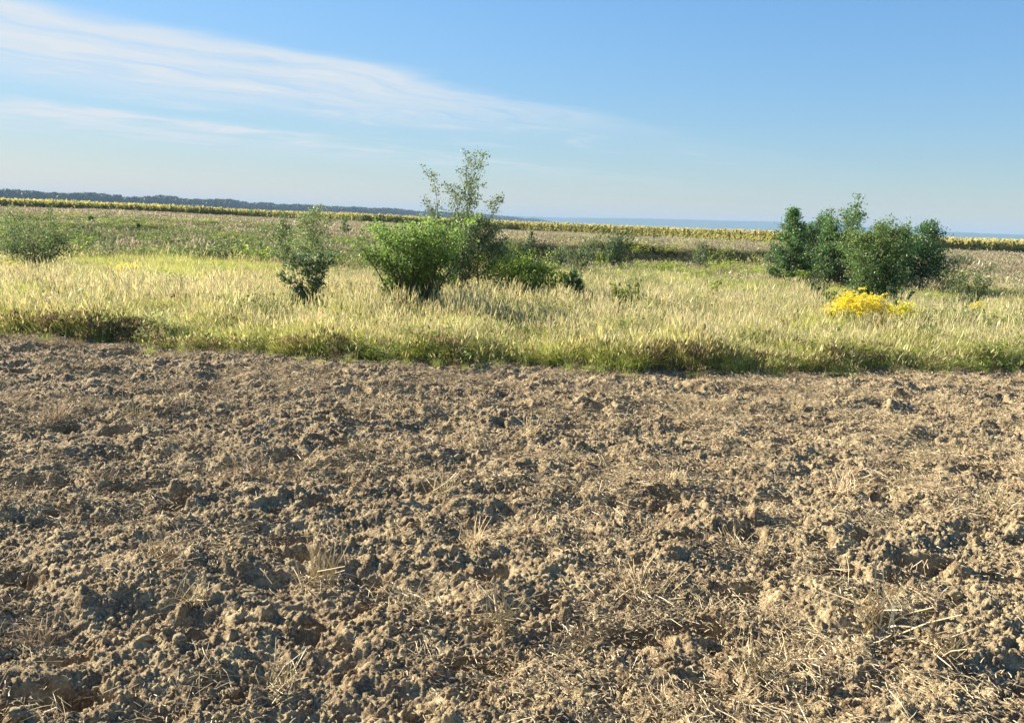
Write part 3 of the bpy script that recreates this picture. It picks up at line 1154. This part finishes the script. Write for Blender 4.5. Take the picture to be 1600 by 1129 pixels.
plant('whip_sapling', 'pale bushy sapling at the far end of the loose left shrub', 'sapling', 22, 404, 322, 44, 12,
      stems=4, spread=.6, nb=34, t0=.2, prof='column', rise=1.0, leaf=.065, nleaf=1300, col=c3(.17, .23, .07), tip=c3(.2, .25, .1), trunk=.014, twigs=3, jit=.1)
plant('spiky_shrub', 'upright spiky blue-green shrub at the end of the dark bank', 'shrub', 961, 412, 359, 44, 13,
      stems=9, spread=.7, nb=70, t0=.12, prof='fan', rise=1.15, leaf=.07, nleaf=3600, col=DARKL * 1.1, tip=GREY * 1.1, trunk=.018, twigs=3)
plant('small_conifer', 'little dark conifer-shaped sapling behind the round bush', 'sapling', 828, 394, 362, 20, 14,
      stems=1, nb=40, t0=.06, prof='cone', rise=.4, leaf=.07, nleaf=1200, col=DARKL * .9, tip=DARKL * 1.3, trunk=.02, twigs=3)
plant('leafy_shrub', 'yellow-green shrub beside the little conifer-shaped sapling behind the round bush', 'shrub', 797, 400, 370, 44, 15,
      stems=6, spread=.7, nb=40, t0=.12, prof='round', rise=.9, leaf=.07, nleaf=1800, col=c3(.14, .19, .05), tip=c3(.2, .25, .06), trunk=.016, twigs=3)
plant('grey_shrub', 'soft grey-green shrub, left of three between round bush and spiky shrub', 'shrub', 872, 418, 384, 34, 16,
      stems=6, spread=.7, nb=36, t0=.12, prof='round', rise=.9, leaf=.065, nleaf=1500, col=GREY * .9, tip=GREY * 1.4, trunk=.014, twigs=3)
plant('grey_shrub', 'soft grey-green shrub, middle of three between round bush and spiky shrub', 'shrub', 899, 422, 382, 36, 17,
      stems=6, spread=.7, nb=40, t0=.12, prof='round', rise=.9, leaf=.065, nleaf=1800, col=GREY, tip=GREY * 1.5, trunk=.014, twigs=3)
plant('grey_shrub', 'soft grey-green shrub, right of three between round bush and spiky shrub', 'shrub', 921, 408, 367, 30, 18,
      stems=5, spread=.7, nb=36, t0=.12, prof='column', rise=1.0, leaf=.065, nleaf=1300, col=GREY * .9, tip=GREY * 1.5, trunk=.014, twigs=3)
plant('leafy_shrub', 'low lime-green shrub in the grass in front of the grey shrubs', 'shrub', 872, 455, 425, 40, 19,
      stems=9, spread=.8, nb=40, t0=.1, prof='round', rise=.8, leaf=.06, nleaf=2200, col=c3(.2, .26, .045), tip=c3(.28, .34, .06), trunk=.012, twigs=3)
plant('leafy_shrub', 'low yellow-green shrub with a dark foot in the bright green grass', 'shrub', 975, 477, 441, 48, 20,
      stems=9, spread=.8, nb=44, t0=.1, prof='fan', rise=.9, leaf=.05, nleaf=1900, col=c3(.11, .15, .03), tip=c3(.26, .31, .05), trunk=.012, twigs=3)
plant('sapling', 'slim green sapling growing on the dark bank', 'sapling', 1095, 416, 377, 26, 21,
      stems=1, nb=30, t0=.15, prof='column', rise=.9, leaf=.075, nleaf=1000, col=GREY * .7, tip=GREY * 1.3, trunk=.018, twigs=3, jit=.1)
plant('sapling', 'tiny upright green sapling in the grass before the dark bank', 'sapling', 1115, 463, 436, 18, 22,
      stems=1, nb=16, t0=.15, prof='column', rise=1.0, leaf=.06, nleaf=320, col=MOSS, tip=LIME, trunk=.01, twigs=2, jit=.1)
# right-hand clump
plant('clump_tree', 'conical dark green tree at the outer left end of the tree clump', 'tree', 1226, 432, 327, 58, 23,
      stems=1, nb=80, t0=.06, prof='cone', rise=.35, leaf=.085, nleaf=9500, col=DARKL * 1.05, tip=DARKL * 1.8, trunk=.05, twigs=5, jit=.08)
plant('clump_tree', 'slightly lower dark tree between conical tree and tallest twiggy tree', 'tree', 1264, 430, 336, 58, 24,
      stems=2, spread=.3, nb=80, t0=.06, prof='column', rise=.8, leaf=.085, nleaf=9000, col=DARKL, tip=DARKL * 1.6, trunk=.045, twigs=5, jit=.08)
plant('clump_tree', 'tallest tree of the clump with twiggy leading shoots', 'tree', 1306, 437, 309, 64, 25,
      stems=6, spread=.6, hvar=.5, nb=130, t0=.05, prof='cone', rise=.9, leaf=.08, nleaf=13500, col=DARKL * 1.05, tip=DARKL * 1.8, trunk=.045, twigs=5, jit=.09)
plant('clump_tree', 'broad columnar tree standing in front of the clump behind goldenrod', 'tree', 1368, 470, 344, 90, 26,
      stems=6, spread=.45, nb=150, t0=.06, prof='round', rise=.8, leaf=.06, nleaf=18000, col=DARKL * 1.15, tip=c3(.14, .22, .05), trunk=.035, twigs=5, jit=.08)
plant('clump_tree', 'dark dense tree with a pointed top at the right end of the clump', 'tree', 1427, 440, 346, 84, 27,
      stems=3, spread=.4, nb=110, t0=.05, prof='cone', rise=.4, leaf=.085, nleaf=13000, col=DARKL * .95, tip=DARKL * 1.5, trunk=.05, twigs=5, jit=.09)
plant('clump_shrub', 'small shrub with pale stems at the right foot of the columnar tree', 'shrub', 1404, 478, 440, 34, 28,
      stems=6, spread=.7, nb=26, t0=.12, prof='round', rise=.8, leaf=.055, nleaf=900, col=DARKL * 1.1, tip=GREY, trunk=.012, twigs=3)
plant('clump_shrub', 'small dark green shrub in the grass left of the columnar tree', 'shrub', 1272, 468, 435, 38, 29,
      stems=6, spread=.7, nb=36, t0=.1, prof='round', rise=.8, leaf=.055, nleaf=1500, col=DARKL * 1.1, tip=GREY * 1.4, trunk=.012, twigs=3)
plant('clump_shrub', 'low dark shrub at the left foot of the columnar tree', 'shrub', 1308, 478, 452, 44, 30,
      stems=6, spread=.8, nb=34, t0=.1, prof='round', rise=.6, leaf=.055, nleaf=1300, col=DARKL * .95, tip=MOSS, trunk=.012, twigs=3)
plant('leafy_shrub', 'bright green low weed bush at the foot of the conical tree', 'shrub', 1250, 436, 418, 40, 31,
      stems=8, spread=.8, nb=30, t0=.1, prof='round', rise=.7, leaf=.06, nleaf=1200, col=MOSS, tip=BRIGHT, trunk=.012, twigs=3)
plant('loose_shrub', 'loose open shrub with pale stems standing apart right of the clump', 'shrub', 1514, 474, 412, 72, 32,
      stems=8, spread=.8, nb=52, t0=.15, prof='spread', rise=.8, leaf=.06, nleaf=2100, col=c3(.09, .13, .035), tip=c3(.13, .17, .05), trunk=.016, twigs=4, jit=.08)
plant('loose_shrub', 'grey-green shrub half hidden behind the loose open shrub', 'shrub', 1497, 424, 392, 50, 33,
      stems=6, spread=.8, nb=44, t0=.12, prof='round', rise=.8, leaf=.07, nleaf=1900, col=GREY * .8, tip=GREY * 1.3, trunk=.016, twigs=3)
plant('loose_shrub', 'low grey weedy shrub between dark dense tree and loose shrub', 'shrub', 1450, 447, 428, 84, 34,
      stems=10, spread=.9, nb=50, t0=.1, prof='round', rise=.6, leaf=.06, nleaf=2000, col=c3(.12, .13, .06), tip=c3(.2, .19, .09), trunk=.012, twigs=3)
# saplings far out on the plateau
for i, (px, base, top, wd, lab) in enumerate([
        (538, 369, 338, 18, 'dark upright sapling alone on the dry plateau behind the birch pair'),
        (443, 342, 329, 12, 'tiny dark round bush on the sunflower edge behind the birch pair'),
        (395, 340, 325, 12, 'tiny dark pointed sapling on the sunflower edge'),
        (563, 348, 337, 11, 'tiny dark bush on the sunflower edge left of the willow'),
        (311, 335, 324, 9, 'tiny faint sapling against the middle of the left sunflower band'),
        (142, 350, 338, 10, 'tiny dark sapling on the dry slope near the loose left shrub'),
        (216, 360, 349, 9, 'tiny dark sapling low on the dry slope above the lime grass'),
        (892, 377, 371, 12, 'tiny dark weed on the plateau above the grey shrubs'),
        (1024, 376, 367, 12, 'tiny reddish dark weed at the sunflower edge behind the dark bank'),
        (942, 369, 357, 6, 'thin dark stalk against the sunflowers beside the spiky shrub')]):
    plant('far_sapling', lab, 'sapling', px, base, top, wd, 60 + i, h=.2, stems=1, nb=26, t0=.06, prof='cone' if i in (0, 2) else 'round',
          rise=.8, leaf=.11, nleaf=420, col=DARKL * .9, tip=DARKL * 1.4, trunk=.02, twigs=2, jit=.1)


# ------------------------------------------------------------------ goldenrod
def goldenrod(label, px, base, wpx, H, n, seed, deep=.5, group=None):
    r = np.random.default_rng(seed)
    pos = P(px, base, .25)
    Rr = wpx * .5 * pos[1] / FPX
    st, fl = Bag(), Bag()
    YEL = c3(.74, .635, .04)
    for _ in range(n):
        a, q = r.uniform(0, 6.28), math.sqrt(r.random())
        bx_, by_ = math.cos(a) * q * Rr, math.sin(a) * q * min(Rr, deep)
        h = H * (1 - .25 * q ** 2) * r.uniform(.82, 1.08)
        lean = r.normal(size=2) * .08 * h
        pts = np.array([[bx_, by_, -.05], [bx_ + lean[0] * .4, by_ + lean[1] * .4, h * .55], [bx_ + lean[0], by_ + lean[1], h]])
        tube(st, pts, [.004, .003, .0015], 3, c3(.12, .13, .04))
        for t in np.linspace(.2, .92, 26):
            p = pts[0] * (1 - t) + pts[2] * t
            an = r.uniform(0, 6.28)
            d = np.array([math.cos(an), math.sin(an), r.uniform(-.1, .6)])
            s = np.array([-d[1], d[0], 0])
            L = r.uniform(.05, .1)
            st.add([p, p + d * L * .5 + s * .010, p + d * L, p + d * L * .5 - s * .010], GREEN * r.uniform(.8, 1.5), quads=[(0, 1, 2, 3)])
        # arching plumes of tiny florets
        for k in range(7):
            an = r.uniform(0, 6.28)
            d = np.array([math.cos(an), math.sin(an), 0])
            t = r.uniform(.74, 1.0)
            p0 = pts[0] * (1 - t) + pts[2] * t
            LL = .16 * (1.25 - t) / .5 + .05
            for j in range(22):
                f = (j + r.random()) / 22
                p = p0 + d * LL * f + np.array([0, 0, .09 * f - .07 * f * f]) + r.normal(size=3) * .010
                n3 = r.normal(size=(2, 3)) * .0075
                fl.add([p - n3[0], p + n3[1], p + n3[0], p - n3[1]], YEL * r.uniform(.75, 1.25), quads=[(0, 1, 2, 3)])
    root = empty('goldenrod_clump', pos)
    tag(root, label, 'goldenrod', group)
    tag(obj('stems', st.mesh('stems', M_LEAF), root), kind='stuff')
    tag(obj('flower_plumes', fl.mesh('flower_plumes', M_FLOWER), root), kind='stuff')


goldenrod('large clump of bright yellow goldenrod in front of the columnar tree', 1340, 514, 84, .95, 52, 1, .45)
goldenrod('small yellow goldenrod tuft just right of the large goldenrod clump', 1409, 512, 24, .72, 12, 2, .2)
goldenrod('low yellow goldenrod strip in the lime grass below the left bank', 204, 424, 60, .46, 36, 3, .8)
goldenrod('dull yellow goldenrod at the foot of the loose left shrub', 40, 416, 60, .45, 16, 4, .5)
goldenrod('faint goldenrod plants near low yellow-green shrub with dark foot', 1030, 482, 26, .5, 10, 5, .2)
goldenrod('orange-tinged goldenrod plants at the foot of the loose open shrub', 1526, 486, 20, .5, 9, 6, .15)
goldenrod('goldenrod plants behind the clump shrub beside the dark dense tree', 1462, 440, 40, .6, 18, 7, .4)


# tall weeds that break the line of the grass edge
for i, (px, base, top) in enumerate([(965, 573, 543), (1556, 562, 536), (1300, 575, 548), (322, 543, 520)]):
    plant('edge_weed', ['dark single weed stalk at the plough line below low yellow-green shrub',
                        'dark weed stalk in the green grass at the far right plough line',
                        'dark weed in the grass edge below the large goldenrod clump',
                        'dark brown dock-like weed at the plough line by the brown grass'][i], 'weed', px, base, top, 14, 90 + i, h=.02,
          stems=1, nb=14, t0=.2, prof='column', rise=1.1, leaf=.03, nleaf=260, col=DBROWN * .6, tip=DBROWN, trunk=.006, twigs=2)


# ------------------------------------------------------------------ sunflowers
def sunflower(seed):
    r = np.random.default_rng(seed)
    pl, hd = Bag(), Bag()
    H = 1.42 * r.uniform(.72, 1.08)
    SG, SL = c3(.22, .24, .06), c3(.50, .48, .14)
    tilt = np.array([-.75, -.6, .05]) + r.normal(size=3) * .25
    tilt /= np.linalg.norm(tilt)
    neck = np.array([tilt[0] * .12, tilt[1] * .12, H])
    tube(pl, [[0, 0, -.05], [r.normal() * .02, r.normal() * .02, H * .5], [0, 0, H * .95], neck], [.016, .014, .011, .009], 4, SG)
    for k in range(11):
        z = H * (.10 + .84 * k / 11)
        an = k * 2.4 + r.uniform(-.3, .3)
        d = np.array([math.cos(an), math.sin(an), 0])
        s = np.array([-d[1], d[0], 0])
        L = .30 * (1 - .3 * abs(k / 11 - .4)) * r.uniform(.8, 1.15)
        wd = L * .42
        p0 = np.array([0, 0, z])
        p1 = p0 + d * L * .35 + np.array([0, 0, .06])
        p2 = p0 + d * L * .75 + np.array([0, 0, .0])
        p3 = p0 + d * L * 1.1 + np.array([0, 0, -.12])
        c = SL * r.uniform(.7, 1.3) if k > 1 else c3(.34, .30, .10)
        pl.add([p0, p1 + s * wd * .8, p1 - s * wd * .8, p2 + s * wd, p2 - s * wd, p3], c, tris=[(0, 1, 2), (3, 5, 4)], quads=[(1, 3, 4, 2)])
    # head: disc with a collar of petals
    a = np.cross(tilt, [0, 0, 1.0])
    a /= np.linalg.norm(a)
    b = np.cross(a, tilt)
    ctr = neck + tilt * .03
    n = 12
    th = np.arange(n) * 6.283 / n
    rim = ctr + .085 * (np.cos(th)[:, None] * a + np.sin(th)[:, None] * b)
    V = np.concatenate([[ctr + tilt * .025], rim, [ctr - tilt * .05]])
    tr = [(0, 1 + i, 1 + (i + 1) % n) for i in range(n)]
    tb = [(n + 1, 1 + (i + 1) % n, 1 + i) for i in range(n)]
    hd.add(V, c3(.16, .11, .03), tris=tr)
    hd.add(V - tilt * .003, c3(.20, .24, .06), tris=tb)
    for i in range(18):
        t1 = i * 6.283 / 18 + r.uniform(-.1, .1)
        d = math.cos(t1) * a + math.sin(t1) * b
        s = -math.sin(t1) * a + math.cos(t1) * b
        p = ctr + d * .08
        L = r.uniform(.07, .11)
        hd.add([p, p + d * L * .5 + s * .032 + tilt * .012, p + d * L + tilt * r.uniform(-.02, .03), p + d * L * .5 - s * .032 + tilt * .012],
               c3(.68, .60, .16) * r.uniform(.8, 1.1), quads=[(0, 1, 2, 3)])
    return pl, hd


def build_sunflowers():
    r = np.random.default_rng(77)
    SFV = [sunflower(i) for i in range(9)]
    plant_me = [p.mesh('sunflower', M_FLOWER) for p, _ in SFV]
    head_me = [h.mesh('flower_head', M_FLOWER) for _, h in SFV]
    whole = []
    for p, h in SFV:
        b = Bag()
        for q in (p, h):
            off = b.n
            b.V += q.V
            b.C += q.C
            b.T += [t + off for t in q.T]
            b.Q += [t + off for t in q.Q]
            b.n += q.n
        whole.append(b.mesh('sunflower_whole', M_FLOWER))
    # rows run across the view, the field recedes behind the plateau
    ss = []
    n = 90000
    dep = 150 * r.random(n) ** 1.9
    s = (r.random(n) * 2 - 1) * .70
    sf = np.interp(s, TPX, T_SF)
    y = sf + np.round(dep / .7) * .7 + r.normal(size=n) * .08
    x = s * y
    # thin out the narrow places so that the density per square metre stays even
    z = land(x, y)
    sc = r.uniform(.66, 1.1, n) * (.86 + .28 * fbm(x * .12, y * .12, 500, 3))
    px = pxof(x, y)
    infr = (px > 8) & (px < 1592) & ((px < 1195) | (px > 1475)) & ((px < 590) | (px > 790)) & (dep < 2.0)
    cand = np.where(infr)[0]
    cand = cand[np.argsort(y[cand])]
    keep = []
    for i in cand:
        if len(keep) >= 300:
            break
        if all(abs(x[i] - x[j]) + abs(y[i] - y[j]) > .3 for j in keep):
            keep.append(i)
    for i in keep:
        k = int(r.integers(9))
        o = bpy.data.objects.new('sunflower', plant_me[k])
        COL.objects.link(o)
        o.location = (x[i], y[i], z[i])
        o.rotation_euler[2] = r.normal() * .35
        o.scale = (sc[i],) * 3
        tag(o, 'yellow sunflower in the front rows of the sunflower field', 'sunflower', 'front row sunflowers')
        hd = bpy.data.objects.new('flower_head', head_me[k])
        COL.objects.link(hd)
        hd.parent = o
    mask = np.ones(n, bool)
    mask[keep] = False
    m = mask.sum()
    rot = np.stack([np.zeros(m), np.zeros(m), r.normal(size=m) * .4], -1)
    scatter('sunflower_crop', whole, np.stack([x, y, z], -1)[mask], rot, sc[mask], r.integers(0, 9, m),
            'broad field of yellow sunflowers receding to the woods', 'sunflowers')


build_sunflowers()


# ------------------------------------------------------------------ the far wood
def far_tree(seed):
    r = np.random.default_rng(seed)
    b = Bag()
    H = 1.0
    n = 260
    tube(b, [[0, 0, -.05], [0, 0, .5]], [.02, .012], 4, c3(.05, .04, .03))
    lob = [(r.normal(size=3) * np.array([.16, .16, .16]) + np.array([0, 0, .62]), r.uniform(.12, .22)) for _ in range(9)]
    for c, rad in lob:
        d = r.normal(size=(n // 9, 3))
        d /= np.linalg.norm(d, axis=1)[:, None]
        p = c + d * rad * r.uniform(.75, 1.08, (n // 9, 1))
        p[:, 2] = np.clip(p[:, 2], .05, 1.02)
        for q in p:
            e = r.normal(size=(2, 3)) * .045
            b.add([q - e[0], q + e[1], q + e[0], q - e[1]], c3(.045, .07, .025) * r.uniform(.7, 1.4), quads=[(0, 1, 2, 3)])
    return b.mesh('far_tree', M_FAR)


def build_wood():
    r = np.random.default_rng(12)
    var = [far_tree(i) for i in range(6)]
    # edge of the wood, from near on the left to far right behind the sunflowers (pixel column, distance)
    tp = [-700, 0, 200, 400, 600, 760, 840, 856]
    td = [1000, 1050, 1180, 1400, 1650, 2300, 3100, 3300]
    n = 9000
    px = r.uniform(-650, 856, n)
    d = np.interp(px, tp, td)
    back = r.random(n) ** 1.5 * 130
    y = d + back
    x = sx(px) * y + r.normal(size=n) * 4
    h = r.uniform(11.5, 19, n) * (.8 + .4 * fbm(px * .02, px * 0 + 1, 66, 3))
    h = h * np.interp(px, [0, 760, 830, 856], [1, 1, .85, .45])
    wd = r.uniform(.75, 1.15, n) * h
    scatter('far_wood', var, np.stack([x, y, np.full(n, -.5)], -1), np.stack([np.zeros(n), np.zeros(n), r.random(n) * 6.28], -1),
            np.stack([wd, wd, h], -1), r.integers(0, 6, n), 'long dark wood along the horizon behind the sunflowers', 'wood')


build_wood()


# ------------------------------------------------------------------ haze
def build_haze():
    x0, x1, y0, y1, z0, z1 = -9400, 9400, -260, 9400, -6.0, 95.0
    V = [(x, y, z) for z in (z0, z1) for y in (y0, y1) for x in (x0, x1)]
    F = [(0, 2, 3, 1), (4, 5, 7, 6), (0, 1, 5, 4), (2, 6, 7, 3), (0, 4, 6, 2), (1, 3, 7, 5)]
    m, b, out = new_mat('haze_air')
    v = b.n('ShaderNodeVolumePrincipled')
    v.inputs['Color'].default_value = (0.29, 0.43, 0.60, 1)
    v.inputs['Density'].default_value = 0.00020
    v.inputs['Anisotropy'].default_value = 0.0
    m.node_tree.links.new(v.outputs[0], out.inputs['Volume'])
    me = mk_mesh('haze', V, np.array(F), mat=m)
    tag(obj('haze', me), 'thin blue summer haze over the fields', 'haze', kind='stuff')


build_haze()
